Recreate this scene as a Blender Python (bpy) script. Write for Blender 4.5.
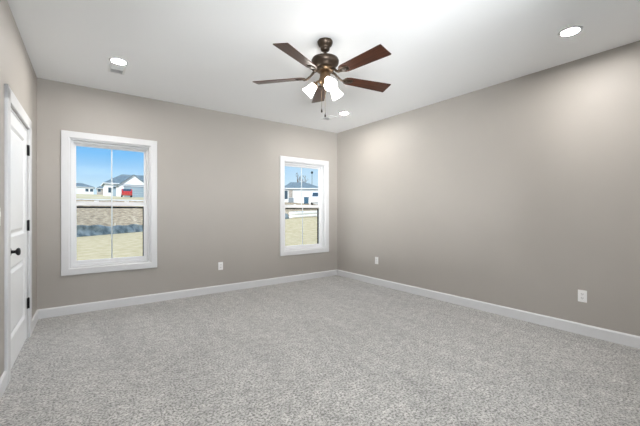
import bpy, bmesh, math, random
from mathutils import Vector, Matrix
R = math.radians
random.seed(7)
sc = bpy.context.scene
for o in list(bpy.data.objects):
    bpy.data.objects.remove(o, do_unlink=True)
COL = sc.collection

# ------------------------------------------------------------------ camera
# room frame: far wall on y=0, right wall on x=0, floor z=0, metres
CAM = Vector((-4.0136, -4.8916, 1.2116))
cd = bpy.data.cameras.new('camera')
cd.sensor_width = 36.0
cd.lens = 327.0 / 640.0 * 36.0
cd.shift_y = -0.7 / 640.0
cd.clip_start = 0.02
cd.clip_end = 800
cam = bpy.data.objects.new('camera', cd)
COL.objects.link(cam)
cam.location = CAM
cam.rotation_euler = (R(90), 0, -R(36.34))
sc.camera = cam

# ------------------------------------------------------------------ light + exposure
sc.view_settings.view_transform = 'Standard'
sc.view_settings.look = 'None'
sc.view_settings.gamma = 1.0
sc.view_settings.use_curve_mapping = False
sc.view_settings.exposure = 0.32
SKY_STRENGTH = 0.83
SKY_FILL = 4.5  # strength of the added, unseen sky lobe
SUN_STRENGTH = 3.7
CAN_EMIT = 410.0      # recessed lamp lens
BULB_EMIT = 11.0      # fan lamp glass

world = bpy.data.worlds.new('winter_sky')
sc.world = world
world.use_nodes = True
wn, wl = world.node_tree.nodes, world.node_tree.links
wn.clear()
w_out = wn.new('ShaderNodeOutputWorld')
w_bg = wn.new('ShaderNodeBackground')
w_bg.inputs['Strength'].default_value = SKY_STRENGTH
w_tc = wn.new('ShaderNodeTexCoord')
w_sep = wn.new('ShaderNodeSeparateXYZ')
w_rm = wn.new('ShaderNodeValToRGB')
cr = w_rm.color_ramp
cr.elements[0].position = 0.0
cr.elements[0].color = (0.70, 0.88, 1.0, 1)
cr.elements[1].position = 1.0
cr.elements[1].color = (0.08, 0.25, 0.70, 1)
for p, c in ((0.06, (0.66, 0.86, 1.0, 1)), (0.15, (0.24, 0.58, 1.0, 1)), (0.25, (0.20, 0.50, 0.95, 1))):
    e = cr.elements.new(p)
    e.color = c
w_hz = wn.new('ShaderNodeMapRange')       # paler sky toward the east
w_hz.inputs['From Min'].default_value = 0.1
w_hz.inputs['From Max'].default_value = 0.6
w_hz.inputs['To Min'].default_value = 0.0
w_hz.inputs['To Max'].default_value = 0.65
w_mix = wn.new('ShaderNodeMix')
w_mix.data_type = 'RGBA'
w_mix.inputs['B'].default_value = (0.72, 0.88, 1.0, 1)
wl.new(w_tc.outputs['Generated'], w_sep.inputs[0])
wl.new(w_sep.outputs['Z'], w_rm.inputs['Fac'])
wl.new(w_sep.outputs['X'], w_hz.inputs['Value'])
wl.new(w_hz.outputs['Result'], w_mix.inputs['Factor'])
wl.new(w_rm.outputs['Color'], w_mix.inputs['A'])
# bright sky lobe added left of both windows, unseen, to light the right wall
w_dot = wn.new('ShaderNodeVectorMath')
w_dot.operation = 'DOT_PRODUCT'
w_dot.inputs[1].default_value = Vector((-0.74, 0.66, 0.16)).normalized()
w_gl = wn.new('ShaderNodeMapRange')
w_gl.interpolation_type = 'SMOOTHSTEP'
w_gl.inputs['From Min'].default_value = 0.80
w_gl.inputs['From Max'].default_value = 0.93
w_gl.inputs['To Min'].default_value = 0.0
w_gl.inputs['To Max'].default_value = 1.0
w_add = wn.new('ShaderNodeMix')
w_add.data_type = 'RGBA'
w_add.inputs['B'].default_value = (SKY_FILL, SKY_FILL, SKY_FILL, 1)
wl.new(w_tc.outputs['Generated'], w_dot.inputs[0])
wl.new(w_dot.outputs['Value'], w_gl.inputs['Value'])
wl.new(w_gl.outputs['Result'], w_add.inputs['Factor'])
wl.new(w_mix.outputs['Result'], w_add.inputs['A'])
wl.new(w_add.outputs['Result'], w_bg.inputs['Color'])
wl.new(w_bg.outputs[0], w_out.inputs[0])

sd = bpy.data.lights.new('sun', 'SUN')
sd.energy = SUN_STRENGTH
sd.angle = R(0.6)
sd.color = (1.0, 0.96, 0.88)
sun = bpy.data.objects.new('sun', sd)
COL.objects.link(sun)
sun.rotation_euler = (R(56), 0, R(-40))   # low winter sun from behind the house

# fill lights added behind the viewpoint, shining in through two added openings
def fill_light(name, loc, tilt, turn, w, h, power):
    ad = bpy.data.lights.new(name, 'AREA')
    ad.shape = 'RECTANGLE'
    ad.size, ad.size_y = w, h
    ad.energy = power
    ad.color = (0.95, 0.98, 1.0)
    d = bpy.data.objects.new(name, ad)
    COL.objects.link(d)
    d.location = loc
    d.rotation_euler = (R(tilt), 0, R(turn))
fill_light('added_fill_west', (-6.6, -9.2, 0.30), 98, -36, 3.2, 1.2, 1080.0)
fill_light('added_fill_east', (0.7, -9.2, 0.30), 100, 34, 3.2, 0.9, 400.0)

# ------------------------------------------------------------------ helpers
class MB:
    """collects shapes into one bmesh, then links them as one mesh object"""
    def __init__(self):
        self.bm = bmesh.new()

    def box(self, x0, x1, y0, y1, z0, z1, bevel=0.0, M=None):
        vs = [self.bm.verts.new((x, y, z)) for x in (x0, x1) for y in (y0, y1) for z in (z0, z1)]
        q = [(0, 1, 3, 2), (4, 6, 7, 5), (0, 4, 5, 1), (2, 3, 7, 6), (0, 2, 6, 4), (1, 5, 7, 3)]
        fs = [self.bm.faces.new([vs[i] for i in f]) for f in q]
        bmesh.ops.recalc_face_normals(self.bm, faces=fs)
        geo = vs
        if bevel > 0:
            es = list({e for f in fs for e in f.edges})
            r = bmesh.ops.bevel(self.bm, geom=es, offset=bevel, segments=2, affect='EDGES', profile=0.5)
            geo = list({v for v in r['verts']} | {v for v in vs if v.is_valid})
        if M is not None:
            bmesh.ops.transform(self.bm, matrix=M, verts=geo)
        return self

    def lathe(self, prof, n=32, M=None, cap=True):
        rings, allv = [], []
        for r, z in prof:
            if r < 1e-6:
                v = [self.bm.verts.new((0, 0, z))]
            else:
                v = [self.bm.verts.new((r * math.cos(2 * math.pi * k / n), r * math.sin(2 * math.pi * k / n), z)) for k in range(n)]
            rings.append(v)
            allv += v
        for a, b in zip(rings[:-1], rings[1:]):
            for k in range(n):
                k2 = (k + 1) % n
                if len(a) == 1 and len(b) == 1:
                    continue
                if len(a) == 1:
                    f = [a[0], b[k2], b[k]]
                elif len(b) == 1:
                    f = [a[k], a[k2], b[0]]
                else:
                    f = [a[k], a[k2], b[k2], b[k]]
                self.bm.faces.new(f).smooth = True
        if cap:
            for rg in (rings[0], rings[-1]):
                if len(rg) > 2:
                    self.bm.faces.new(rg)
        if M is not None:
            bmesh.ops.transform(self.bm, matrix=M, verts=allv)
        return self

    def tube(self, pts, rad, n=10):
        pts = [Vector(p) for p in pts]
        rr = rad if isinstance(rad, (list, tuple)) else [rad] * len(pts)
        rings = []
        t0 = (pts[1] - pts[0]).normalized()
        up = Vector((0, 0, 1)) if abs(t0.z) < 0.9 else Vector((1, 0, 0))
        a = t0.cross(up).normalized()
        for i, p in enumerate(pts):
            t = (pts[min(i + 1, len(pts) - 1)] - pts[max(i - 1, 0)]).normalized()
            a = (a - t * a.dot(t)).normalized()
            b = t.cross(a)
            rings.append([self.bm.verts.new(p + rr[i] * (a * math.cos(2 * math.pi * k / n) + b * math.sin(2 * math.pi * k / n))) for k in range(n)])
        for A, B in zip(rings[:-1], rings[1:]):
            for k in range(n):
                self.bm.faces.new([A[k], A[(k + 1) % n], B[(k + 1) % n], B[k]]).smooth = True
        self.bm.faces.new(rings[0])
        self.bm.faces.new(rings[-1])
        return self

    def prism(self, poly, y0, y1, M=None):
        """polygon in xz extruded along y"""
        a = [self.bm.verts.new((p[0], y0, p[1])) for p in poly]
        b = [self.bm.verts.new((p[0], y1, p[1])) for p in poly]
        self.bm.faces.new(a)
        self.bm.faces.new(b[::-1])
        n = len(poly)
        for k in range(n):
            self.bm.faces.new([a[k], b[k], b[(k + 1) % n], a[(k + 1) % n]])
        if M is not None:
            bmesh.ops.transform(self.bm, matrix=M, verts=a + b)
        return self

    def poly(self, pts):
        self.bm.faces.new([self.bm.verts.new(p) for p in pts])
        return self

    def build(self, name, mat, parent=None, loc=None, rotz=0.0, smooth=False):
        bmesh.ops.recalc_face_normals(self.bm, faces=self.bm.faces[:])
        me = bpy.data.meshes.new(name)
        self.bm.to_mesh(me)
        self.bm.free()
        if smooth:
            for p in me.polygons:
                p.use_smooth = True
        if mat is not None:
            me.materials.append(mat)
        o = bpy.data.objects.new(name, me)
        COL.objects.link(o)
        if parent is not None:
            o.parent = parent
        if loc is not None:
            o.location = loc
        o.rotation_euler.z = rotz
        return o

def tag(o, label=None, cat=None, group=None, kind=None):
    if label: o['label'] = label
    if cat: o['category'] = cat
    if group: o['group'] = group
    if kind: o['kind'] = kind
    return o

def empty(name, loc=(0, 0, 0), rotz=0.0):
    o = bpy.data.objects.new(name, None)
    o.empty_display_size = 0.1
    o.location = loc
    o.rotation_euler.z = rotz
    COL.objects.link(o)
    return o

def copy_tree(o, parent=None):
    c = o.copy()
    COL.objects.link(c)
    if parent is not None:
        c.parent = parent
    for ch in [k for k in o.children]:
        copy_tree(ch, c)
    return c

def mat(name, color, rough=0.5, metal=0.0, spec=0.5, coat=0.0, var=None, vscale=5.0, bump=0.0, bscale=60.0,
        emit=None, estr=0.0, coat_rough=0.1, detail=4.0, ramp=(0.35, 0.65)):
    m = bpy.data.materials.new(name)
    m.use_nodes = True
    nt = m.node_tree
    b = nt.nodes['Principled BSDF']
    b.inputs['Base Color'].default_value = (*color, 1)
    b.inputs['Roughness'].default_value = rough
    b.inputs['Metallic'].default_value = metal
    b.inputs['Specular IOR Level'].default_value = spec
    b.inputs['Coat Weight'].default_value = coat
    b.inputs['Coat Roughness'].default_value = coat_rough
    tc = nt.nodes.new('ShaderNodeTexCoord')
    if var is not None:
        n = nt.nodes.new('ShaderNodeTexNoise')
        n.inputs['Scale'].default_value = vscale
        n.inputs['Detail'].default_value = detail
        r = nt.nodes.new('ShaderNodeValToRGB')
        r.color_ramp.elements[0].position = ramp[0]
        r.color_ramp.elements[1].position = ramp[1]
        r.color_ramp.elements[0].color = (*color, 1)
        r.color_ramp.elements[1].color = (*var, 1)
        nt.links.new(tc.outputs['Object'], n.inputs['Vector'])
        nt.links.new(n.outputs['Fac'], r.inputs['Fac'])
        nt.links.new(r.outputs['Color'], b.inputs['Base Color'])
    if bump > 0:
        n2 = nt.nodes.new('ShaderNodeTexNoise')
        n2.inputs['Scale'].default_value = bscale
        n2.inputs['Detail'].default_value = 3
        bp = nt.nodes.new('ShaderNodeBump')
        bp.inputs['Strength'].default_value = bump
        bp.inputs['Distance'].default_value = 0.01
        nt.links.new(tc.outputs['Object'], n2.inputs['Vector'])
        nt.links.new(n2.outputs['Fac'], bp.inputs['Height'])
        nt.links.new(bp.outputs['Normal'], b.inputs['Normal'])
    if emit is not None:
        b.inputs['Emission Color'].default_value = (*emit, 1)
        b.inputs['Emission Strength'].default_value = estr
    return m

def mat_glass(name):
    m = bpy.data.materials.new(name)
    m.use_nodes = True
    nt = m.node_tree
    nt.nodes.clear()
    out = nt.nodes.new('ShaderNodeOutputMaterial')
    t = nt.nodes.new('ShaderNodeBsdfTransparent')
    t.inputs['Color'].default_value = (0.95, 0.97, 0.97, 1)
    g = nt.nodes.new('ShaderNodeBsdfGlossy')
    g.inputs['Roughness'].default_value = 0.03
    fr = nt.nodes.new('ShaderNodeFresnel')
    fr.inputs['IOR'].default_value = 1.2
    mx = nt.nodes.new('ShaderNodeMixShader')
    nt.links.new(fr.outputs[0], mx.inputs[0])
    nt.links.new(t.outputs[0], mx.inputs[1])
    nt.links.new(g.outputs[0], mx.inputs[2])
    nt.links.new(mx.outputs[0], out.inputs[0])
    return m

def mat_carpet():
    m = bpy.data.materials.new('carpet_pile')
    m.use_nodes = True
    nt = m.node_tree
    b = nt.nodes['Principled BSDF']
    b.inputs['Roughness'].default_value = 0.95
    b.inputs['Specular IOR Level'].default_value = 0.1
    b.inputs['Sheen Weight'].default_value = 0.45
    tc = nt.nodes.new('ShaderNodeTexCoord')
    fine = nt.nodes.new('ShaderNodeTexNoise')       # flecked yarn
    fine.inputs['Scale'].default_value = 66
    fine.inputs['Detail'].default_value = 3
    fine.inputs['Roughness'].default_value = 0.8
    ramp = nt.nodes.new('ShaderNodeValToRGB')
    ramp.color_ramp.elements[0].position = 0.38
    ramp.color_ramp.elements[0].color = (0.11, 0.104, 0.095, 1)
    ramp.color_ramp.elements[1].position = 0.59
    ramp.color_ramp.elements[1].color = (0.56, 0.542, 0.515, 1)
    mid = nt.nodes.new('ShaderNodeTexNoise')        # pile lying different ways after vacuuming
    mid.inputs['Scale'].default_value = 2.2
    mid.inputs['Detail'].default_value = 5
    mid.inputs['Roughness'].default_value = 0.65
    mid.inputs['Distortion'].default_value = 0.6
    mr = nt.nodes.new('ShaderNodeMapRange')
    mr.inputs['From Min'].default_value = 0.3
    mr.inputs['From Max'].default_value = 0.7
    mr.inputs['To Min'].default_value = 0.84
    mr.inputs['To Max'].default_value = 1.12
    mul = nt.nodes.new('ShaderNodeMix')
    mul.data_type = 'RGBA'
    mul.blend_type = 'MULTIPLY'
    mul.inputs['Factor'].default_value = 1.0
    bp = nt.nodes.new('ShaderNodeBump')
    bp.inputs['Strength'].default_value = 0.6
    bp.inputs['Distance'].default_value = 0.012
    nt.links.new(tc.outputs['Object'], fine.inputs['Vector'])
    vac = nt.nodes.new('ShaderNodeMapping')         # tracks run down the room
    vac.inputs['Rotation'].default_value = (0, 0, R(-24))
    vac.inputs['Scale'].default_value = (1.5, 0.45, 1)
    nt.links.new(tc.outputs['Object'], vac.inputs['Vector'])
    nt.links.new(vac.outputs['Vector'], mid.inputs['Vector'])
    nt.links.new(fine.outputs['Fac'], ramp.inputs['Fac'])
    nt.links.new(mid.outputs['Fac'], mr.inputs['Value'])
    nt.links.new(ramp.outputs['Color'], mul.inputs['A'])
    nt.links.new(mr.outputs['Result'], mul.inputs['B'])
    cl = nt.nodes.new('ShaderNodeTexNoise')         # tufts clumping
    cl.inputs['Scale'].default_value = 14
    cl.inputs['Detail'].default_value = 4
    cm = nt.nodes.new('ShaderNodeMapRange')
    cm.inputs['From Min'].default_value = 0.32
    cm.inputs['From Max'].default_value = 0.68
    cm.inputs['To Min'].default_value = 0.80
    cm.inputs['To Max'].default_value = 1.16
    mul2 = nt.nodes.new('ShaderNodeMix')
    mul2.data_type = 'RGBA'
    mul2.blend_type = 'MULTIPLY'
    mul2.inputs['Factor'].default_value = 1.0
    nt.links.new(tc.outputs['Object'], cl.inputs['Vector'])
    nt.links.new(cl.outputs['Fac'], cm.inputs['Value'])
    nt.links.new(mul.outputs['Result'], mul2.inputs['A'])
    nt.links.new(cm.outputs['Result'], mul2.inputs['B'])
    nt.links.new(mul2.outputs['Result'], b.inputs['Base Color'])
    nt.links.new(fine.outputs['Fac'], bp.inputs['Height'])
    nt.links.new(bp.outputs['Normal'], b.inputs['Normal'])
    return m

def mat_wood(name, dark, light, rough=0.3):
    m = bpy.data.materials.new(name)
    m.use_nodes = True
    nt = m.node_tree
    b = nt.nodes['Principled BSDF']
    b.inputs['Roughness'].default_value = rough
    b.inputs['Coat Weight'].default_value = 0.25
    b.inputs['Specular IOR Level'].default_value = 0.2
    b.inputs['Coat Roughness'].default_value = 0.25
    tc = nt.nodes.new('ShaderNodeTexCoord')
    mp = nt.nodes.new('ShaderNodeMapping')
    mp.inputs['Scale'].default_value = (3.0, 45.0, 20.0)
    n = nt.nodes.new('ShaderNodeTexNoise')
    n.inputs['Scale'].default_value = 1.6
    n.inputs['Detail'].default_value = 6
    n.inputs['Distortion'].default_value = 1.2
    r = nt.nodes.new('ShaderNodeValToRGB')
    r.color_ramp.elements[0].position = 0.3
    r.color_ramp.elements[1].position = 0.80
    r.color_ramp.elements[0].color = (*dark, 1)
    r.color_ramp.elements[1].color = (*light, 1)
    nt.links.new(tc.outputs['Object'], mp.inputs['Vector'])
    nt.links.new(mp.outputs['Vector'], n.inputs['Vector'])
    nt.links.new(n.outputs['Fac'], r.inputs['Fac'])
    nt.links.new(r.outputs['Color'], b.inputs['Base Color'])
    return m

M_WALL = mat('greige_paint', (0.408, 0.379, 0.346), 0.52, spec=0.4, var=(0.422, 0.392, 0.358), vscale=1.5, bump=0.05, bscale=220)
M_CEIL = mat('ceiling_paint', (0.90, 0.905, 0.91), 0.9, spec=0.1, bump=0.05, bscale=180)
M_TRIM = mat('white_trim_paint', (0.69, 0.69, 0.70), 0.38, spec=0.4)
M_DOOR = mat('white_door_paint', (0.87, 0.875, 0.885), 0.36, spec=0.4)
M_VINYL = mat('white_vinyl', (0.80, 0.80, 0.81), 0.35)
M_CARPET = mat_carpet()
M_GLASS = mat_glass('window_glass')
M_BLACK = mat('black_hardware', (0.012, 0.012, 0.014), 0.35, metal=0.6)
M_SCREEN = mat('dark_screen_frame', (0.010, 0.013, 0.016), 0.85, spec=0.08)
M_PLATE = mat('white_plastic', (0.87, 0.865, 0.86), 0.3)
M_SLOT = mat('dark_slot', (0.05, 0.05, 0.05), 0.6)
M_BRONZE = mat('oil_rubbed_bronze', (0.030, 0.021, 0.015), 0.38, metal=0.6, var=(0.055, 0.037, 0.024), vscale=9)
M_BRASS = mat('antique_brass', (0.16, 0.105, 0.06), 0.36, metal=0.85)
M_BLADE = mat_wood('walnut_blade', (0.022, 0.008, 0.005), (0.105, 0.034, 0.016))
M_SHADE = mat('frosted_glass_lit', (0.9, 0.9, 0.88), 0.4, emit=(1.0, 0.96, 0.90), estr=BULB_EMIT)
M_LENS = mat('lamp_lens_lit', (0.9, 0.9, 0.9), 0.4, emit=(1.0, 0.975, 0.94), estr=CAN_EMIT)
M_VENT = mat('vent_enamel', (0.80, 0.80, 0.79), 0.4)
M_VENTD = mat('vent_dark', (0.16, 0.16, 0.16), 0.8)
# outdoors
M_LAWN = mat('dormant_lawn', (0.54, 0.44, 0.25), 0.95, spec=0.1, var=(0.68, 0.57, 0.37), vscale=2.6, bump=0.6, bscale=9, detail=8)
M_DIRT = mat('bare_dirt', (0.32, 0.245, 0.165), 0.95, spec=0.1, var=(0.66, 0.53, 0.36), vscale=3.0, bump=0.8, bscale=2.5, detail=9, ramp=(0.38, 0.68))
M_STREET = mat('pale_concrete', (0.72, 0.70, 0.66), 0.85, var=(0.80, 0.78, 0.74), vscale=0.8)
M_VERGE = mat('dry_verge', (0.55, 0.47, 0.27), 0.95, spec=0.1, var=(0.66, 0.58, 0.40), vscale=0.3, detail=8)
M_SILT = mat('silt_fence_fabric', (0.06, 0.088, 0.10), 0.4, var=(0.30, 0.35, 0.37), vscale=1.6)
M_STAKE = mat('pale_stake_wood', (0.70, 0.65, 0.55), 0.7)
M_SIDING = mat('white_siding', (0.80, 0.81, 0.83), 0.6)
M_SHINGLE = mat('grey_shingles', (0.13, 0.18, 0.21), 0.85, var=(0.19, 0.25, 0.28), vscale=2.0)
M_GREYDOOR = mat('grey_garage_door', (0.30, 0.38, 0.44), 0.5)
M_WHITEDOOR = mat('white_garage_door', (0.78, 0.79, 0.80), 0.5)
M_PANE = mat('dark_house_pane', (0.05, 0.08, 0.11), 0.15)
M_STONE = mat('tan_stone', (0.33, 0.29, 0.26), 0.9, var=(0.45, 0.40, 0.36), vscale=3)
M_FASCIA = mat('grey_fascia', (0.22, 0.25, 0.28), 0.6)
M_RED = mat('red_car_paint', (0.50, 0.035, 0.03), 0.3, coat=0.6)
M_WHITEPAINT = mat('white_van_paint', (0.80, 0.81, 0.83), 0.3, coat=0.5)
M_TYRE = mat('tyre_rubber', (0.02, 0.02, 0.02), 0.8)
M_RIM = mat('wheel_rim', (0.45, 0.45, 0.46), 0.35, metal=0.8)
M_LAMPRED = mat('tail_lamp', (0.45, 0.02, 0.02), 0.25)
M_BIN = mat('blue_bin_plastic', (0.03, 0.10, 0.17), 0.45)
M_BARK = mat('winter_bark', (0.20, 0.17, 0.15), 0.9)
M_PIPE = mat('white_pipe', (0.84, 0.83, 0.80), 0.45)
M_POLE = mat('dark_pole_metal', (0.03, 0.045, 0.05), 0.45, metal=0.5)

# ------------------------------------------------------------------ room shell
WX0 = -4.402         # far-left corner
LT = 0.019238        # the left wall drifts this much in x per metre
NEAR = -5.06
H = 2.74
WT = 0.16
WINDOWS = ((-4.106, -3.247), (-1.181, -0.302))    # clear openings, x
WZ0, WZ1 = 0.548, 2.092

tag(MB().box(-4.75, 0.25, NEAR - 0.25, 0.0, -0.12, 0.0).build('floor', M_CARPET), 'light grey flecked cut pile carpet covering the whole floor', 'floor', kind='structure')
tag(MB().box(-4.85, 0.3, NEAR - 0.3, WT + 0.1, H, H + 0.12).build('ceiling', M_CEIL), 'flat white painted ceiling with the fan and recessed lamps', 'ceiling', kind='structure')
m = MB()
xs = [-4.75] + [v for w in WINDOWS for v in w] + [0.2]
for k in range(0, 6, 2):
    m.box(xs[k], xs[k + 1], 0, WT, -0.12, H)
for a, b in WINDOWS:
    m.box(a, b, 0, WT, -0.12, WZ0)
    m.box(a, b, 0, WT, WZ1, H)
tag(m.build('wall_far', M_WALL), 'greige painted wall holding the two windows', 'wall', kind='structure')
tag(MB().box(0, 0.2, NEAR - 0.2, 0, -0.12, H).build('wall_right', M_WALL), 'long blank greige wall on the right', 'wall', kind='structure')
m = MB()  # unseen wall; its two openings are added to let the fill lights in
for a, b, z0, z1 in ((-4.75, -4.4, -0.12, H), (-2.7, -2.3, -0.12, H), (-1.1, 0.2, -0.12, H), (-4.4, -2.7, 2.4, H), (-2.3, -1.1, 2.4, H), (-4.4, -2.7, -0.12, 0.6), (-2.3, -1.1, -0.12, 0.6)):
    m.box(a, b, NEAR - 0.2, NEAR, z0, z1)
tag(m.build('wall_near', M_WALL), 'greige wall behind the viewpoint', 'wall', kind='structure')

tag(MB().box(-6.5, 1.6, NEAR - 5.2, NEAR - 0.3, H - 0.1, H + 0.1).build('added_sun_blocker', M_CEIL), 'unseen slab added to block the sun, outside the wall behind the viewpoint', 'roof', kind='structure')  # unseen slab, added to keep sun out of the added openings

tag(MB().box(-2.57, -2.43, NEAR - 2.4, NEAR - 0.2, -0.12, H - 0.1).build('added_light_divider', M_SIDING), 'unseen panel added to part the two fill lights, outside behind the viewpoint', 'wall', kind='structure')  # unseen panel, added so each fill light reaches only its own opening

# left wall: own frame, x = out of the wall into the room, y = toward the far corner
LW = Matrix.Translation((WX0, 0, 0)) @ Matrix.Rotation(-math.atan(LT), 4, 'Z')
D0, D1, DH = 0.690, 1.645, 2.005      # door opening measured from the far corner
m = MB()
for y0, y1, z0, z1 in ((-D0, 0.0, -0.12, H), (-5.2, -D1, -0.12, H), (-D1, -D0, DH, H)):
    m.box(-0.14, 0, y0, y1, z0, z1)
wl_ = m.build('wall_left', M_WALL)
wl_.matrix_world = LW
tag(wl_, 'greige wall on the left with the white door', 'wall', kind='structure')

BH, BT = 0.108, 0.015
def base_prof():
    return [(0.0, 0.0), (BT, 0.0), (BT, BH - 0.014), (BT - 0.006, BH - 0.004), (0.004, BH), (0.0, BH)]
m = MB()
a = [(-y, z) for y, z in base_prof()]
vs0 = [m.bm.verts.new((WX0, y, z)) for y, z in a]
vs1 = [m.bm.verts.new((0, y, z)) for y, z in a]
n = len(a)
m.bm.faces.new(vs0); m.bm.faces.new(vs1[::-1])
for k in range(n):
    m.bm.faces.new([vs0[k], vs0[(k + 1) % n], vs1[(k + 1) % n], vs1[k]])
tag(m.build('baseboard_far', M_TRIM), 'white baseboard under the windows', 'baseboard', kind='structure')
m = MB().prism([(-x, z) for x, z in base_prof()], NEAR, -BT)
tag(m.build('baseboard_right', M_TRIM), 'white baseboard along the right wall', 'baseboard', kind='structure')
m = MB().prism(base_prof(), -0.588, -BT).prism(base_prof(), -5.04, -1.7505)
o = m.build('baseboard_left', M_TRIM)
o.matrix_world = LW
tag(o, 'white baseboard on the left wall either side of the door', 'baseboard', kind='structure')

# ------------------------------------------------------------------ windows
def ring(mb, x0, x1, z0, z1, wl_, wr, wb, wt, y0, y1, bevel=0.0):
    mb.box(x0, x0 + wl_, y0, y1, z0, z1, bevel)
    mb.box(x1 - wr, x1, y0, y1, z0, z1, bevel)
    mb.box(x0 + wl_, x1 - wr, y0, y1, z0, z0 + wb, bevel)
    mb.box(x0 + wl_, x1 - wr, y0, y1, z1 - wt, z1, bevel)
    return mb

def casing(mb, x0, x1, z0, z1, w, t, back=0.0):
    """mitred picture-frame casing with an eased edge; sits proud of the wall (toward -y)"""
    pr = [(0.0, back), (0.0, -t + 0.004), (0.004, -t), (w - 0.012, -t), (w, -t + 0.008), (w, back)]   # 0 = outer edge
    loops = []
    for off, y in pr:
        loops.append([mb.bm.verts.new(p) for p in ((x0 + off, y, z0 + off), (x1 - off, y, z0 + off), (x1 - off, y, z1 - off), (x0 + off, y, z1 - off))])
    for i in range(len(loops)):
        A, B = loops[i], loops[(i + 1) % len(loops)]
        for k in range(4):
            mb.bm.faces.new([A[k], A[(k + 1) % 4], B[(k + 1) % 4], B[k]])
    return mb

RAIL0, RAIL1 = 1.292, 1.345
def window(name, x0, x1, label):
    root = empty(name, ((x0 + x1) / 2, 0, WZ0))
    tag(root, label, 'window', 'white single-hung windows in the far wall', 'structure')
    off = Matrix.Translation((-(x0 + x1) / 2, 0, -WZ0))
    def b(mb, nm, mt, par=root):
        bmesh.ops.transform(mb.bm, matrix=off, verts=mb.bm.verts[:]) if par is root else bmesh.ops.transform(mb.bm, matrix=off, verts=mb.bm.verts[:])
        return mb.build(nm, mt, par)
    b(casing(MB(), x0 - 0.083, x1 + 0.083, WZ0 - 0.083, WZ1 + 0.083, 0.083, 0.02), 'window_casing', M_TRIM)
    b(ring(MB(), x0, x1, WZ0, WZ1, 0.012, 0.012, 0.012, 0.012, 0.0, WT), 'window_jamb', M_TRIM)
    xa, xb, za, zb = x0 + 0.012, x1 - 0.012, WZ0 + 0.012, WZ1 - 0.012
    b(ring(MB(), xa, xb, za, zb, 0.022, 0.022, 0.024, 0.026, 0.06, 0.15, 0.002), 'window_frame', M_VINYL)
    xc, xd, zc, zd = xa + 0.022, xb - 0.022, za + 0.024, zb - 0.026
    xm = (xa + xb) / 2
    us = b(ring(MB(), xc, xd, RAIL0 + 0.005, zd, 0.026, 0.026, 0.045, 0.026, 0.108, 0.132, 0.003), 'upper_sash', M_VINYL)
    b(MB().box(xc + 0.024, xd - 0.024, 0.117, 0.121, RAIL0 + 0.048, zd - 0.024), 'pane', M_GLASS, us)
    b(MB().box(xm - 0.007, xm + 0.007, 0.122, 0.128, RAIL0 + 0.05, zd - 0.026), 'grille_bar', M_VINYL, us)
    ls = b(ring(MB(), xc, xd, zc, RAIL1, 0.030, 0.030, 0.036, 0.050, 0.072, 0.104, 0.003), 'lower_sash', M_VINYL)
    b(MB().box(xc + 0.028, xd - 0.028, 0.086, 0.090, zc + 0.034, RAIL1 - 0.048), 'pane', M_GLASS, ls)
    b(MB().box(xm - 0.007, xm + 0.007, 0.091, 0.097, zc + 0.036, RAIL1 - 0.05), 'grille_bar', M_VINYL, ls)
    k = MB().box(xm - 0.19, xm - 0.14, 0.078, 0.098, RAIL1, RAIL1 + 0.012, 0.003)
    k.box(xm + 0.14, xm + 0.19, 0.078, 0.098, RAIL1, RAIL1 + 0.012, 0.003)
    b(k, 'sash_lock', M_VINYL, ls)
    b(ring(MB(), xc + 0.010, xd - 0.010, zc + 0.01, 1.286, 0.020, 0.026, 0.018, 0.021, 0.136, 0.148), 'screen_frame', M_SCREEN)
    return root
window('window_1', *WINDOWS[0], 'left white framed window looking onto the house with the red car')
window('window_2', *WINDOWS[1], 'right white framed window near the room corner, beside the long wall')

# ------------------------------------------------------------------ door
door = empty('door_1')
door.matrix_world = LW @ Matrix.Translation((0, -(D0 + D1) / 2, 0))
tag(door, 'white two panel door closed in the left wall', 'door', kind='structure')
dm = Matrix.Translation((0, (D0 + D1) / 2, 0))
def dbuild(mb, nm, mt, par=None):
    bmesh.ops.transform(mb.bm, matrix=dm, verts=mb.bm.verts[:])
    return mb.build(nm, mt, par or door)
CW = 0.098
m = MB()
cin0, cin1, ctop = D0 - 0.008, D1 + 0.008, DH + 0.008
for y0, y1 in ((-cin0, -cin0 + CW), (-cin1 - CW, -cin1)):
    m.box(0, 0.019, y0, y1, 0, ctop + CW, 0.003)
m.box(0, 0.019, -cin1 - CW, -cin0 + CW, ctop, ctop + CW, 0.003)
dbuild(m, 'door_casing', M_TRIM)
m = MB()
m.box(-0.14, 0.0, -D0 - 0.018, -D0, 0, DH)
m.box(-0.14, 0.0, -D1, -D1 + 0.018, 0, DH)
m.box(-0.14, 0.0, -D1, -D0, DH - 0.018, DH)
dbuild(m, 'door_jamb', M_TRIM)
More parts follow.
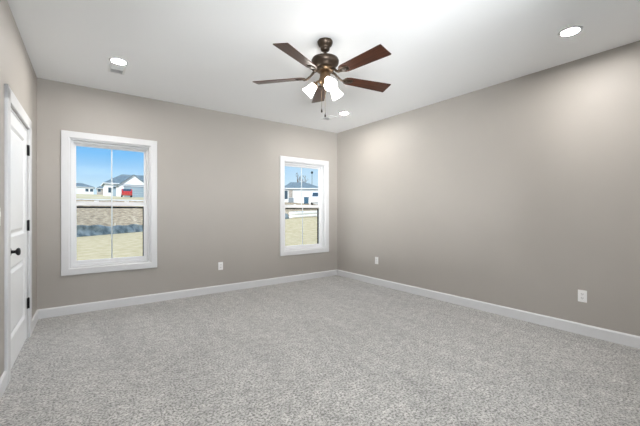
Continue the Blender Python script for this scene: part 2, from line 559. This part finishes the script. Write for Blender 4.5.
# slab with two raised panels
sy0, sy1, sz0, sz1 = -D1 + 0.021, -D0 - 0.021, 0.012, DH - 0.021
m = MB()
T = 0.035
XF = -0.004
panels = ((1.02, 1.885), (0.235, 0.79))
py0, py1 = sy0 + 0.125, sy1 - 0.125
m.box(XF - T, XF, sy0, py0, sz0, sz1)
m.box(XF - T, XF, py1, sy1, sz0, sz1)
zs = [sz0, panels[1][0], panels[1][1], panels[0][0], panels[0][1], sz1]
for k in (0, 2, 4):
    m.box(XF - T, XF, py0, py1, zs[k], zs[k + 1])
slab = dbuild(m, 'door_slab', M_DOOR)
for z0, z1 in panels:
    p = MB()
    lp = []
    for off, d in ((0.0, 0.0), (0.008, -0.004), (0.022, -0.013), (0.030, -0.013), (0.055, -0.003), (0.060, -0.003)):
        lp.append([p.bm.verts.new((XF + d, y, z)) for y, z in ((py0 + off, z0 + off), (py1 - off, z0 + off), (py1 - off, z1 - off), (py0 + off, z1 - off))])
    for A, B in zip(lp[:-1], lp[1:]):
        for k in range(4):
            p.bm.faces.new([A[k], A[(k + 1) % 4], B[(k + 1) % 4], B[k]])
    p.bm.faces.new(lp[-1])
    back = [p.bm.verts.new((XF - 0.03, v.co.y, v.co.z)) for v in lp[0]]
    p.bm.faces.new(back)
    for k in range(4):
        p.bm.faces.new([lp[0][k], lp[0][(k + 1) % 4], back[(k + 1) % 4], back[k]])
    dbuild(p, 'raised_panel', M_DOOR, slab)
for hz in (0.340, 1.085, 1.805):
    h = MB().box(-0.003, 0.004, -D0 - 0.028, -D0 - 0.002, hz - 0.05, hz + 0.05, 0.001)
    h.lathe([(0.0, hz - 0.052), (0.008, hz - 0.05), (0.008, hz + 0.05), (0.0, hz + 0.055)], 12, Matrix.Translation((0.008, -D0 - 0.008, 0)))
    dbuild(h, 'hinge', M_BLACK)
kx = Matrix.Translation((XF, sy0 + 0.068, 0.915)) @ Matrix.Rotation(R(90), 4, 'Y')
k = MB().lathe([(0.0, 0.0), (0.033, 0.0), (0.033, 0.005), (0.028, 0.010), (0.013, 0.012), (0.011, 0.030), (0.014, 0.036), (0.024, 0.042), (0.029, 0.050), (0.029, 0.055), (0.024, 0.061), (0.012, 0.064), (0.0, 0.065)], 24, kx, cap=False)
tag(dbuild(k, 'door_knob', M_BLACK, slab), 'black round door knob')

# ------------------------------------------------------------------ wall plates
def outlet(label, group=None):
    """faces local -y, origin at the back centre"""
    root = empty('power_outlet')
    tag(root, label, 'outlet', group)
    MB().box(-0.036, 0.036, -0.006, 0, -0.059, 0.059, 0.002).build('cover_plate', M_PLATE, root)
    for z in (-0.0195, 0.0195):
        s = MB().box(-0.0165, 0.0165, -0.009, -0.004, z - 0.014, z + 0.014, 0.003).build('socket', M_PLATE, root)
        q = MB()
        q.box(-0.0085, -0.0055, -0.0095, -0.008, z - 0.003, z + 0.008)
        q.box(0.0055, 0.0085, -0.0095, -0.008, z - 0.003, z + 0.008)
        q.box(-0.002, 0.002, -0.0095, -0.008, z - 0.010, z - 0.005)
        q.build('slots', M_SLOT, s)
    MB().lathe([(0.0, 0), (0.003, 0), (0.003, 0.002), (0, 0.0025)], 10, Matrix.Translation((0, -0.0055, 0)) @ Matrix.Rotation(R(90), 4, 'X')).build('screw', M_PLATE, root)
    return root
o1 = outlet('white power outlet on the window wall between the two windows')
o1.location = (-2.289, 0, 0.397)
o2 = copy_tree(o1)
tag(o2, 'white power outlet low on the right wall, nearest to the viewer')
o2.location = (0, -3.823, 0.382); o2.rotation_euler.z = R(-90)
o3 = copy_tree(o1)
tag(o3, 'white power outlet on the right wall close to the far corner')
o3.location = (0, -1.042, 0.404); o3.rotation_euler.z = R(-90)

sw = empty('light_switch')
sw.matrix_world = LW @ Matrix.Translation((0, -1.945, 1.183)) @ Matrix.Rotation(R(90), 4, 'Z')
tag(sw, 'white light switch on the left wall beside the door', 'light switch')
MB().box(-0.036, 0.036, -0.006, 0, -0.059, 0.059, 0.002).build('cover_plate', M_PLATE, sw)
m = MB().box(-0.0165, 0.0165, -0.011, -0.004, 0.0, 0.033, 0.001)
m.box(-0.0165, 0.0165, -0.009, -0.004, -0.033, 0.0, 0.001)
m.build('rocker', M_PLATE, sw)

# ------------------------------------------------------------------ recessed lamps
def downlight(x, y, label):
    root = empty('recessed_light', (x, y, H))
    tag(root, label, 'ceiling light', 'recessed ceiling lights')
    MB().lathe([(0.0605, -0.001), (0.0605, -0.006), (0.070, -0.009), (0.084, -0.005), (0.086, 0.0), (0.0605, -0.001)], 40, cap=False).build('trim_ring', M_VINYL, root)
    MB().lathe([(0.0, -0.005), (0.057, -0.005), (0.061, -0.003), (0.061, 0.0), (0.0, 0.0)], 40, cap=False).build('lens', M_LENS, root)
    return root
downlight(-3.695, -1.02, 'glowing round recessed light on the left, above the left window')
downlight(-0.675, -3.92, 'glowing round recessed light on the right, above the right wall')
downlight(-0.725, -1.05, 'glowing round recessed light nearest the far corner, beyond the fan')
downlight(-3.695, -3.92, 'glowing round recessed light near the door end, over the viewer')

# ------------------------------------------------------------------ ceiling registers
def register(x, y, label):
    root = empty('ceiling_vent', (x, y, H))
    tag(root, label, 'vent', 'ceiling air vents')
    ring_ = MB()
    for a in ((-0.075, -0.055, -0.125, 0.125), (0.055, 0.075, -0.125, 0.125), (-0.055, 0.055, -0.125, -0.105), (-0.055, 0.055, 0.105, 0.125)):
        ring_.box(a[0], a[1], a[2], a[3], -0.008, 0, 0.002)
    ring_.build('vent_frame', M_VENT, root)
    MB().box(-0.055, 0.055, -0.105, 0.105, -0.001, 0).build('duct_opening', M_VENTD, root)
    for k in range(10):
        s = -1 if k < 5 else 1
        M = Matrix.Translation((0, -0.0945 + 0.021 * k, -0.005)) @ Matrix.Rotation(s * R(38), 4, 'X')
        MB().box(-0.055, 0.055, -0.008, 0.008, -0.0008, 0.0008, M=M).build('louver', M_VENT, root)
    return root
register(-3.69, -0.80, 'small white ceiling vent just beyond the left recessed light')
register(-0.77, -0.72, 'small white ceiling vent in front of the far corner')

# ------------------------------------------------------------------ ceiling fan
FX, FY = -2.245, -2.565
fan = empty('ceiling_fan', (FX, FY, H))
tag(fan, 'bronze ceiling fan with five walnut blades and three lit glass shades', 'ceiling fan')
def fb(mb, nm, mt, par=None, smooth=False): return mb.build(nm, mt, par or fan, smooth=smooth)
fb(MB().lathe([(0.0, 0.0), (0.066, 0.0), (0.069, -0.006), (0.067, -0.022), (0.058, -0.040), (0.045, -0.052), (0.040, -0.060), (0.042, -0.068), (0.038, -0.082), (0.026, -0.092), (0.0, -0.094)], 36, cap=False), 'canopy', M_BRONZE)
fb(MB().lathe([(0.013, -0.09), (0.013, -0.15), (0.022, -0.152), (0.022, -0.165), (0.0, -0.165)], 20, cap=False), 'downrod', M_BRONZE)
fb(MB().lathe([(0.0, -0.138), (0.03, -0.138), (0.052, -0.144), (0.092, -0.150), (0.116, -0.162), (0.124, -0.178), (0.122, -0.195), (0.113, -0.212), (0.092, -0.232), (0.075, -0.244), (0.0, -0.244)], 48, cap=False), 'motor_housing', M_BRONZE)
fb(MB().lathe([(0.0, -0.240), (0.070, -0.240), (0.078, -0.250), (0.078, -0.266), (0.066, -0.274), (0.0, -0.276)], 40, cap=False), 'flywheel_collar', M_BRASS)
fb(MB().lathe([(0.0, -0.270), (0.042, -0.272), (0.046, -0.300), (0.050, -0.330), (0.058, -0.345), (0.056, -0.372), (0.040, -0.388), (0.018, -0.394), (0.010, -0.410), (0.0, -0.412)], 36, cap=False), 'switch_housing', M_BRASS)

BZ = -0.318          # blade plane below the ceiling
HEAD = -R(36.34)     # camera heading, for the blade angles read off the photo
def blade_mesh():
    m = MB()
    r0, r1, w0, w1, t = 0.185, 0.665, 0.052, 0.070, 0.006
    outline = [(r0 + 0.02, -w0 * 0.80), (r0 + 0.05, -w0), (r1 - 0.004, -w1), (r1, -w1 + 0.004), (r1, w1 - 0.004), (r1 - 0.004, w1), (r0 + 0.05, w0), (r0 + 0.02, w0 * 0.80), (r0 + 0.004, w0 * 0.45), (r0, 0), (r0 + 0.004, -w0 * 0.45)]
    lo = [m.bm.verts.new((x, y, -t / 2)) for x, y in outline]
    hi = [m.bm.verts.new((x, y, t / 2)) for x, y in outline]
    m.bm.faces.new(lo[::-1]); m.bm.faces.new(hi)
    n = len(lo)
    for k in range(n):
        m.bm.faces.new([lo[k], lo[(k + 1) % n], hi[(k + 1) % n], hi[k]])
    return m
PITCH = R(-12)
b0 = fb(blade_mesh(), 'blade', M_BLADE)
iron = MB()
iron.tube([(0.070, 0, 0.058), (0.10, 0, 0.048), (0.135, 0, 0.012), (0.17, 0, -0.009), (0.20, 0, -0.010)], [0.011, 0.011, 0.010, 0.010, 0.012], 10)
iron.lathe([(0.0, -0.010), (0.030, -0.010), (0.036, -0.006), (0.036, -0.003), (0.0, -0.003)], 24, Matrix.Translation((0.225, 0, 0)) @ Matrix.Scale(1.5, 4, (1, 0, 0)), cap=False)
for dx, dy in ((0.205, 0.014), (0.205, -0.014), (0.255, 0.0)):
    iron.lathe([(0.0, -0.014), (0.006, -0.0125), (0.007, -0.010), (0.0, -0.009)], 10, Matrix.Translation((dx, dy, 0)), cap=False)
i0 = fb(iron, 'blade_iron', M_BRONZE, b0)
angs = [-6, 66, 138, 210, 282]       # clockwise from the view direction
for k, a in enumerate(angs):
    if k == 0:
        bl = b0
    else:
        bl = b0.copy(); COL.objects.link(bl); bl.parent = fan
        ir = i0.copy(); COL.objects.link(ir); ir.parent = bl
    bl.location = (0, 0, BZ)
    az = R(90) + HEAD - R(a)
    bl.rotation_euler = (Matrix.Rotation(az, 3, 'Z') @ Matrix.Rotation(PITCH, 3, 'X')).to_euler()

# lamp kit
def lampkit():
    arm = MB()
    arm.tube([(0.035, 0, -0.352), (0.055, 0, -0.350), (0.074, 0, -0.356), (0.086, 0, -0.370)], 0.010, 12)
    S = Matrix.Translation((0.084, 0, -0.368)) @ Matrix.Rotation(R(135), 4, 'Y') @ Matrix.Scale(0.95, 4)     # +z of S runs outward and down
    arm.lathe([(0.0, -0.004), (0.020, -0.004), (0.028, 0.004), (0.030, 0.022), (0.0, 0.022)], 24, S, cap=False)
    a = fb(arm, 'lamp_arm', M_BRASS)
    g = MB().lathe([(0.0, 0.014), (0.026, 0.014), (0.031, 0.022), (0.035, 0.040), (0.043, 0.075), (0.053, 0.110), (0.060, 0.128), (0.057, 0.128), (0.050, 0.108), (0.040, 0.075), (0.031, 0.040), (0.024, 0.024), (0.0, 0.022)], 36, S, cap=False)
    s = fb(g, 'lamp_shade', M_SHADE, a)
    return a
a0 = lampkit()
for k, a in enumerate((165, 285, 45)):
    if k == 0:
        ar = a0
    else:
        ar = a0.copy(); COL.objects.link(ar); ar.parent = fan
        for ch in list(a0.children):
            c = ch.copy(); COL.objects.link(c); c.parent = ar
    ar.rotation_euler.z = R(90) + HEAD - R(a)
for (x, y, zb) in ((-0.044, -0.008, -0.645), (-0.013, -0.018, -0.682)):
    ch = MB().tube([(x, y, -0.385), (x, y, zb + 0.03)], 0.0016, 6)
    ch.tube([(x * 0.6, y * 0.6, -0.370), (x, y, -0.378), (x, y, -0.386)], 0.003, 6)
    c = fb(ch, 'pull_chain', M_BRASS)
    fb(MB().lathe([(0.0, zb + 0.034), (0.003, zb + 0.032), (0.0055, zb + 0.02), (0.008, zb + 0.006), (0.006, zb), (0.0, zb - 0.001)], 14, Matrix.Translation((x, y, 0)), cap=False), 'fob', M_BRONZE, c)

# ------------------------------------------------------------------ outdoors: ground
FP = Vector((-4.2, 22.18)); FU = Vector((0.95754, 0.28831)); FN = Vector((-0.28831, 0.95754))   # silt fence line
def lerp_tab(tab, v):
    if v <= tab[0][0]: return tab[0][1]
    for (a, za), (b, zb) in zip(tab[:-1], tab[1:]):
        if v <= b:
            t = (v - a) / (b - a)
            return za + (zb - za) * t
    return tab[-1][1]
def sst(v, a, b):
    t = min(1, max(0, (v - a) / (b - a)))
    return t * t * (3 - 2 * t)
PL = [(0, -.43), (3, -.2), (17, 2.68), (20, 2.80), (27, 3.15), (36, 3.72), (50, 4.55), (75, 6.0), (110, 7.5), (140, 8.8), (180, 11)]
PR = [(0, .55), (6, 2.2), (12.5, 2.85), (20, 3.3), (40, 4.0), (180, 9.0)]
def zfence(s):
    return lerp_tab([(-40, -.43), (5.5, -.42), (20.5, .45), (26, .62), (60, .9)], s)
def bow(s):
    return lerp_tab([(-4, -1.6), (0, 0), (2.5, 1.3), (5.7, 2.8), (9, 3.0), (13, 2.2), (20, .2), (24, 0)], s)
def ground_sn(s, n):
    p = FP + FU * s + FN * (n + bow(s))
    zf = zfence(s)
    if n <= 0:
        t = sst(n, -22, 0)
        return -.42 + (zf + .42) * t
    w = sst(p.x, 10, 17)
    k = max(0, 1 - n / 9.0)
    return (1 - w) * (lerp_tab(PL, n) + (zf + .43) * k) + w * (lerp_tab(PR, n) + (zf - .55) * k)
def ground(x, y):
    d = Vector((x, y)) - FP
    return ground_sn(d.dot(FU), d.dot(FN) - bow(d.dot(FU)))
def sheet(name, mt, s0, s1, ns, nlist, rough_amp=0.0):
    m = MB()
    rows = []
    for nn in nlist:
        row = []
        for i in range(ns + 1):
            s = s0 + (s1 - s0) * i / ns
            p = FP + FU * s + FN * (nn + bow(s))
            z = ground_sn(s, nn)
            if rough_amp and nlist[0] < nn < nlist[-1]:
                z += random.uniform(-rough_amp, rough_amp)
            row.append(m.bm.verts.new((p.x, max(p.y, WT + 0.06), z)))
        rows.append(row)
    for A, B in zip(rows[:-1], rows[1:]):
        for i in range(ns):
            m.bm.faces.new([A[i], A[i + 1], B[i + 1], B[i]])
    return m.build(name, mt, smooth=True)
tag(sheet('lawn', M_LAWN, -30, 70, 60, [-40, -34, -28, -24, -20, -16, -12, -8, -5, -2.5, 0]), 'dormant straw coloured lawn outside the windows', 'lawn', kind='structure')
tag(sheet('dirt_bank', M_DIRT, -40, 80, 160, [k * 0.8 for k in range(26)], 0.07), 'rough brown bare dirt bank rising behind the silt fence', 'dirt bank', kind='structure')
tag(sheet('street', M_STREET, -60, 110, 60, [20.0, 22, 24.5, 27]), 'pale concrete street at the top of the dirt bank', 'street', kind='structure')
tag(sheet('verge', M_VERGE, -90, 160, 80, [27, 30, 33, 36, 43, 50, 60, 75, 90, 110, 140, 180, 210]), 'dry grass plots around the houses across the street', 'grass', kind='structure')

# ------------------------------------------------------------------ silt fence
SF0, SF1 = -14.0, 20.9
fence = empty('silt_fence', (FP.x, FP.y, zfence(0)))
tag(fence, 'low dark slate blue silt fence along the edge of the lawn', 'fence')
off = Matrix.Translation((-FP.x, -FP.y, -zfence(0)))
m = MB()
rows = []
NS = 150
for i in range(NS + 1):
    s = SF0 + (SF1 - SF0) * i / NS
    zb = zfence(s)
    hgt = 0.76 - 0.16 * sst(s, -1, 6) + 0.1 * sst(s, 9, 16) + 0.05 * math.sin(s * 1.7) + 0.04 * math.sin(s * 4.1 + 1)
    col = []
    for j in range(6):
        t = j / 5
        nn = 0.16 * math.sin(s * 1.1 + t * 2.2) * (1 - abs(2 * t - 1)) + 0.05 * math.sin(s * 5.2 + 3 * t) + (0.35 * (1 - t) ** 2 * -1)
        p = FP + FU * s + FN * (nn + 0.1 + bow(s))
        col.append(m.bm.verts.new((p.x, p.y, zb - 0.03 + hgt * t)))
    rows.append(col)
for A, B in zip(rows[:-1], rows[1:]):
    for j in range(5):
        m.bm.faces.new([A[j], B[j], B[j + 1], A[j + 1]])
bmesh.ops.transform(m.bm, matrix=off, verts=m.bm.verts[:])
fab = m.build('fabric', M_SILT, fence, smooth=True)
sol = fab.modifiers.new('thickness', 'SOLIDIFY'); sol.thickness = 0.012
for s in (-11.5, -8.6, -5.7, -2.8, 0.1, 3.05, 6.0, 9.0, 12.0, 15.0, 18.0, 20.9):
    p = FP + FU * s + FN * (0.28 + bow(s))
    zb = zfence(s)
    q = MB().box(-0.03, 0.03, -0.03, 0.03, -0.25, 0.82, 0.004, Matrix.Translation((p.x - FP.x, p.y - FP.y, zb - zfence(0))) @ Matrix.Rotation(random.uniform(-.06, .06), 4, 'Y'))
    q.build('stake', M_STAKE, fence)

# pale pipes lying at the end of the fence
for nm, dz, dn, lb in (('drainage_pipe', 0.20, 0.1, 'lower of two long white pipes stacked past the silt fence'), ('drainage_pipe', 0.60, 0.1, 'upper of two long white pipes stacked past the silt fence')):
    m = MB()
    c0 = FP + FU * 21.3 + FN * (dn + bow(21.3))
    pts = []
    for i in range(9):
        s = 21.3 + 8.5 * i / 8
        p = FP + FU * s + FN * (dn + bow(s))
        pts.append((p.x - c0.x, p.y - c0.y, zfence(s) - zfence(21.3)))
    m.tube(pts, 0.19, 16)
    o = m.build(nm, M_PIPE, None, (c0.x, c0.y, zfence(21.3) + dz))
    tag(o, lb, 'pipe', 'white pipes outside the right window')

# ------------------------------------------------------------------ houses
def house(name, loc, rotz, label, w, d, h, rh, ridge, ov=0.45, sink=0.8, wallmat=None):
    """front faces local -y, origin at the front centre; hip roof with ridge from x=ridge[0] to ridge[1]"""
    root = empty(name, loc, rotz)
    tag(root, label, 'house')
    x0, x1 = -w / 2, w / 2
    MB().box(x0, x1, 0, d, -sink, h).build('walls', wallmat or M_SIDING, root)
    m = MB()
    e0 = [(x0 - ov, -ov), (x1 + ov, -ov), (x1 + ov, d + ov), (x0 - ov, d + ov)]
    lo = [m.bm.verts.new((x, y, h - 0.02)) for x, y in e0]
    up = [m.bm.verts.new((x, y, h + 0.16)) for x, y in e0]
    ra = m.bm.verts.new((ridge[0], d / 2, rh)); rb = m.bm.verts.new((ridge[1], d / 2, rh))
    m.bm.faces.new(lo)
    for k in range(4):
        m.bm.faces.new([lo[k], lo[(k + 1) % 4], up[(k + 1) % 4], up[k]])
    m.bm.faces.new([up[0], up[1], rb, ra]); m.bm.faces.new([up[2], up[3], ra, rb])
    m.bm.faces.new([up[1], up[2], rb]); m.bm.faces.new([up[3], up[0], ra])
    m.build('roof', M_SHINGLE, root)
    f = MB()
    o2 = ov + 0.03
    f.box(x0 - o2, x1 + o2, -o2, -ov, h - 0.04, h + 0.13); f.box(x0 - o2, x1 + o2, d + ov, d + o2, h - 0.04, h + 0.13)
    f.box(x0 - o2, x0 - ov, -ov, d + ov, h - 0.04, h + 0.13); f.box(x1 + ov, x1 + o2, -ov, d + ov, h - 0.04, h + 0.13)
    f.build('fascia', M_SIDING, root)
    return root
def win(root, x0, x1, z0, z1, y=0.0):
    f = MB()
    ring(f, x0 - 0.08, x1 + 0.08, z0 - 0.08, z1 + 0.08, 0.08, 0.08, 0.08, 0.08, y - 0.05, y)
    f = f.build('window', M_SIDING, root)
    MB().box(x0, x1, y - 0.03, y, z0, z1).build('pane', M_PANE, f)
def garage(root, x0, x1, z1, mt, y=0.0, rows=4):
    m = MB()
    for k in range(rows):
        m.box(x0, x1, y - 0.05, y, z1 * k / rows + 0.01, z1 * (k + 1) / rows - 0.01, 0.01)
    return m.build('garage_door', mt, root)

# house with the red car
hx, hy = 6.4, 78.6
hA = house('house', (hx, hy, 4.55), 0, 'white house with front gable, grey garage door and the red car before it', 11.8, 9.0, 2.85, 5.45, (-2.5, 2.8))
gx0, gx1, gy = 2.75 - hx, 8.45 - hx, -1.4
gc = (gx0 + gx1) / 2
m = MB().prism([(gx0, -0.8), (gx1, -0.8), (gx1, 2.5), (gc, 4.75), (gx0, 2.5)], gy, 0.0)
m.build('front_gable', M_SIDING, hA)
m = MB()
for s, xe in ((-1, gx0 - 0.35), (1, gx1 + 0.35)):
    sl = (4.75 - 2.5) / (gc - gx0)
    ze = 2.5 - 0.35 * sl
    m.prism([(gc, 4.80), (gc, 4.98), (xe, ze + 0.18), (xe, ze)], gy - 0.3, 2.6)
m.build('gable_roof', M_SHINGLE, hA)
MB().box(gx0 + 0.55, gx1 - 0.2, gy - 0.08, gy, 2.52, 2.66).build('fascia_band', M_FASCIA, hA)
garage(hA, 3.75 - hx, 7.85 - hx, 2.15, M_GREYDOOR, gy)
MB().box(3.65 - hx, 7.95 - hx, gy - 0.10, gy, 2.15, 2.35).build('garage_header', M_FASCIA, hA)
m = MB().box(1.8 - hx, 2.4 - hx, -0.06, 0, 0.1, 2.1)
m.lathe([(0.0, -0.06), (0.30, -0.06), (0.30, 0.0), (0.0, 0.0)], 24, Matrix.Translation((2.1 - hx, 0, 2.1)) @ Matrix.Rotation(R(-90), 4, 'X') @ Matrix.Scale(1, 4), cap=False)
m.build('arched_entry', M_GREYDOOR, hA)
win(hA, 0.95 - hx, 1.5 - hx, 0.9, 2.0)

# far pale house
hB = house('house', (-3.6, 165.0, 9.1), 0, 'long low pale house far off at the left edge of the left window', 9.0, 9.0, 2.7, 4.7, (-2.0, 0.5), wallmat=M_SIDING)
for x in (1.6, 3.2):
    win(hB, x, x + 1.1, 0.9, 2.1)
garage(hB, -4.4, -1.2, 2.2, M_WHITEDOOR)
hC = house('house', (3.26, 150.0, 8.45), 0, 'small distant grey house between the far pale house and the gabled one', 3.2, 5.0, 2.1, 3.4, (-0.5, 0.5), wallmat=M_STONE)
win(hC, -1.5, -0.5, 0.8, 1.9); win(hC, 0.5, 1.5, 0.8, 1.9)

# house in the right window
zD = 3.1
hD = house('house', (29.98, 47.07, zD), R(-33), 'white hip roofed house seen through the right window', 6.9, 6.5, 2.55, 4.1, (-2.2, 0.5), ov=0.4)
garage(hD, -1.3, 2.2, 2.15, M_WHITEDOOR)
MB().box(-2.55, -1.75, -0.08, 0, 0.9, 2.3).build('stone_panel', M_STONE, hD)
win(hD, -3.3, -2.7, 0.6, 2.2)
MB().box(-2.55, -1.6, -0.3, 0, 0, 0.85).build('porch_wall', M_FASCIA, hD)

# ------------------------------------------------------------------ vehicles
def vehicle(name, loc, rotz, label, cat, paint, prof, glass, W, wb, wr):
    """prof / glass polygons in (length, height); length runs along local y, rear at -y"""
    root = empty(name, loc, rotz)
    tag(root, label, cat)
    RT = Matrix.Rotation(R(90), 4, 'Z')
    m = MB().prism(prof, -W / 2, W / 2, RT)
    bmesh.ops.bevel(m.bm, geom=m.bm.edges[:], offset=0.06, segments=2, affect='EDGES')
    body = m.build('body', paint, root)
    m = MB().prism(glass, -W / 2 - 0.01, W / 2 + 0.01, RT)
    m.build('side_glass', M_PANE, root)
    for x in wb:
        for s in (-1, 1):
            wM = Matrix.Translation((s * (W / 2 - 0.08), x, wr)) @ Matrix.Rotation(R(90), 4, 'Y')
            w = MB().lathe([(0.0, -0.1), (wr * .9, -0.1), (wr, -0.07), (wr, 0.07), (wr * .9, 0.1), (0.0, 0.1)], 24, wM, cap=False).build('wheel', M_TYRE, root)
            MB().lathe([(0.0, -0.11), (wr * .6, -0.11), (wr * .6, 0.11), (0.0, 0.11)], 20, wM, cap=False).build('rim', M_RIM, w)
    return root
cx_, cy_ = 3.64, 71.4
car = vehicle('car', (cx_, cy_, ground(cx_, cy_)), R(-3), 'red hatchback parked before the grey garage door', 'car', M_RED,
    [(-2.1, .35), (2.1, .35), (2.15, .75), (1.9, .95), (1.0, 1.05), (.3, 1.55), (-1.4, 1.6), (-2.0, 1.1), (-2.15, .8)],
    [(.85, 1.06), (.3, 1.46), (-1.3, 1.5), (-1.7, 1.06)], 1.8, (-1.3, 1.3), 0.34)
MB().box(-0.70, 0.70, -0.33, 0.33, -0.01, 0.02, M=Matrix.Translation((0, -1.70, 1.36)) @ Matrix.Rotation(R(39.8), 4, 'X')).build('rear_glass', M_PANE, car)
for s in (-1, 1):
    MB().box(s * 0.74 - 0.12, s * 0.74 + 0.12, -2.14, -1.95, 0.82, 1.05).build('tail_lamp', M_LAMPRED, car)
vx, vy = 28.6, 40.2
van = vehicle('van', (vx, vy, ground(vx, vy) - 0.02), R(-38), 'white van parked at the right edge of the right window', 'van', M_WHITEPAINT,
    [(-2.5, .4), (2.5, .4), (2.5, 2.15), (2.3, 2.25), (-1.1, 2.25), (-1.8, 1.45), (-2.45, 1.2), (-2.55, .8)],
    [(-1.05, 1.45), (-1.6, 1.45), (-1.05, 2.05), (-.2, 2.05), (-.2, 1.45)], 1.95, (-1.6, 1.5), 0.36)
MB().poly([(-0.8, -1.86, 1.45), (0.8, -1.86, 1.45), (0.72, -1.24, 2.12), (-0.72, -1.24, 2.12)]).build('windscreen', M_PANE, van)

# bin
bx, by = 27.84, 42.44
bz = ground(bx, by)
bn = empty('wheeled_bin', (bx, by, bz), R(-33))
tag(bn, 'dark blue wheeled bin between the white house and the van', 'bin')
m = MB().box(-0.42, 0.42, -0.4, 0.4, 0.1, 1.15, 0.04)
for v in m.bm.verts:
    k = 0.85 + 0.15 * v.co.z / 1.15
    v.co.x *= k; v.co.y *= k
m.build('bin_body', M_BIN, bn)
MB().box(-0.46, 0.46, -0.46, 0.46, 1.15, 1.24, 0.03).build('lid', M_BIN, bn)
for s in (-1, 1):
    MB().lathe([(0.0, -0.04), (0.13, -0.04), (0.13, 0.04), (0.0, 0.04)], 18, Matrix.Translation((s * 0.36, 0.36, 0.13)) @ Matrix.Rotation(R(90), 4, 'Y'), cap=False).build('wheel', M_TYRE, bn)

# street lamp
px_, py_ = 36.09, 52.51
pz = ground(px_, py_)
pl = empty('street_lamp', (px_, py_, pz))
tag(pl, 'thin dark street lamp rising beside the white house roof', 'street lamp')
MB().lathe([(0.0, 0), (0.16, 0), (0.16, 0.3), (0.05, 0.4), (0.04, 6.3), (0.0, 6.3)], 14, cap=False).build('pole', M_POLE, pl)
MB().lathe([(0.0, 6.25), (0.10, 6.3), (0.24, 6.5), (0.26, 6.62), (0.14, 6.8), (0.0, 6.86)], 16, cap=False).build('lamp_head', M_POLE, pl)

# bare trees
def bare_tree(x, y, ht, seed, label):
    rnd = random.Random(seed)
    root = empty('bare_tree', (x, y, ground(x, y) - 0.1))
    tag(root, label, 'tree', 'bare trees behind the white house')
    t = MB().tube([(0, 0, 0), (0.05, 0, ht * .25), (-0.04, 0.05, ht * .5), (0.06, 0, ht * .75), (0.02, 0, ht)], [0.17, 0.14, 0.10, 0.06, 0.015], 8)
    t.build('trunk', M_BARK, root)
    br = MB()
    def grow(p, d, L, r, lev):
        mid = p + d * L * 0.5 + Vector((rnd.uniform(-1, 1), rnd.uniform(-1, 1), rnd.uniform(0, 1))) * L * 0.07
        q = p + d * L
        br.tube([p, mid, q], [r, r * 0.8, r * 0.45], 5)
        if lev == 0: return
        for k in range(3):
            nd = (d + Vector((rnd.uniform(-1, 1), rnd.uniform(-1, 1), rnd.uniform(-.1, .8))) * 0.6).normalized()
            grow(p + d * L * rnd.uniform(0.45, 1.0), nd, L * 0.62, r * 0.55, lev - 1)
    for k in range(11):
        h0 = ht * rnd.uniform(0.35, 0.9)
        a = rnd.uniform(0, 6.28)
        grow(Vector((0.02, 0, h0)), Vector((math.cos(a) * .7, math.sin(a) * .7, 0.75)).normalized(), ht * 0.24 * (1.25 - h0 / ht), 0.05, 3)
    br.build('branches', M_BARK, root)
bare_tree(36.2, 58.6, 7.0, 1, 'left of two bare winter trees behind the white hip roofed house')
bare_tree(40.4, 61.7, 6.8, 5, 'right of two bare winter trees behind the white hip roofed house')
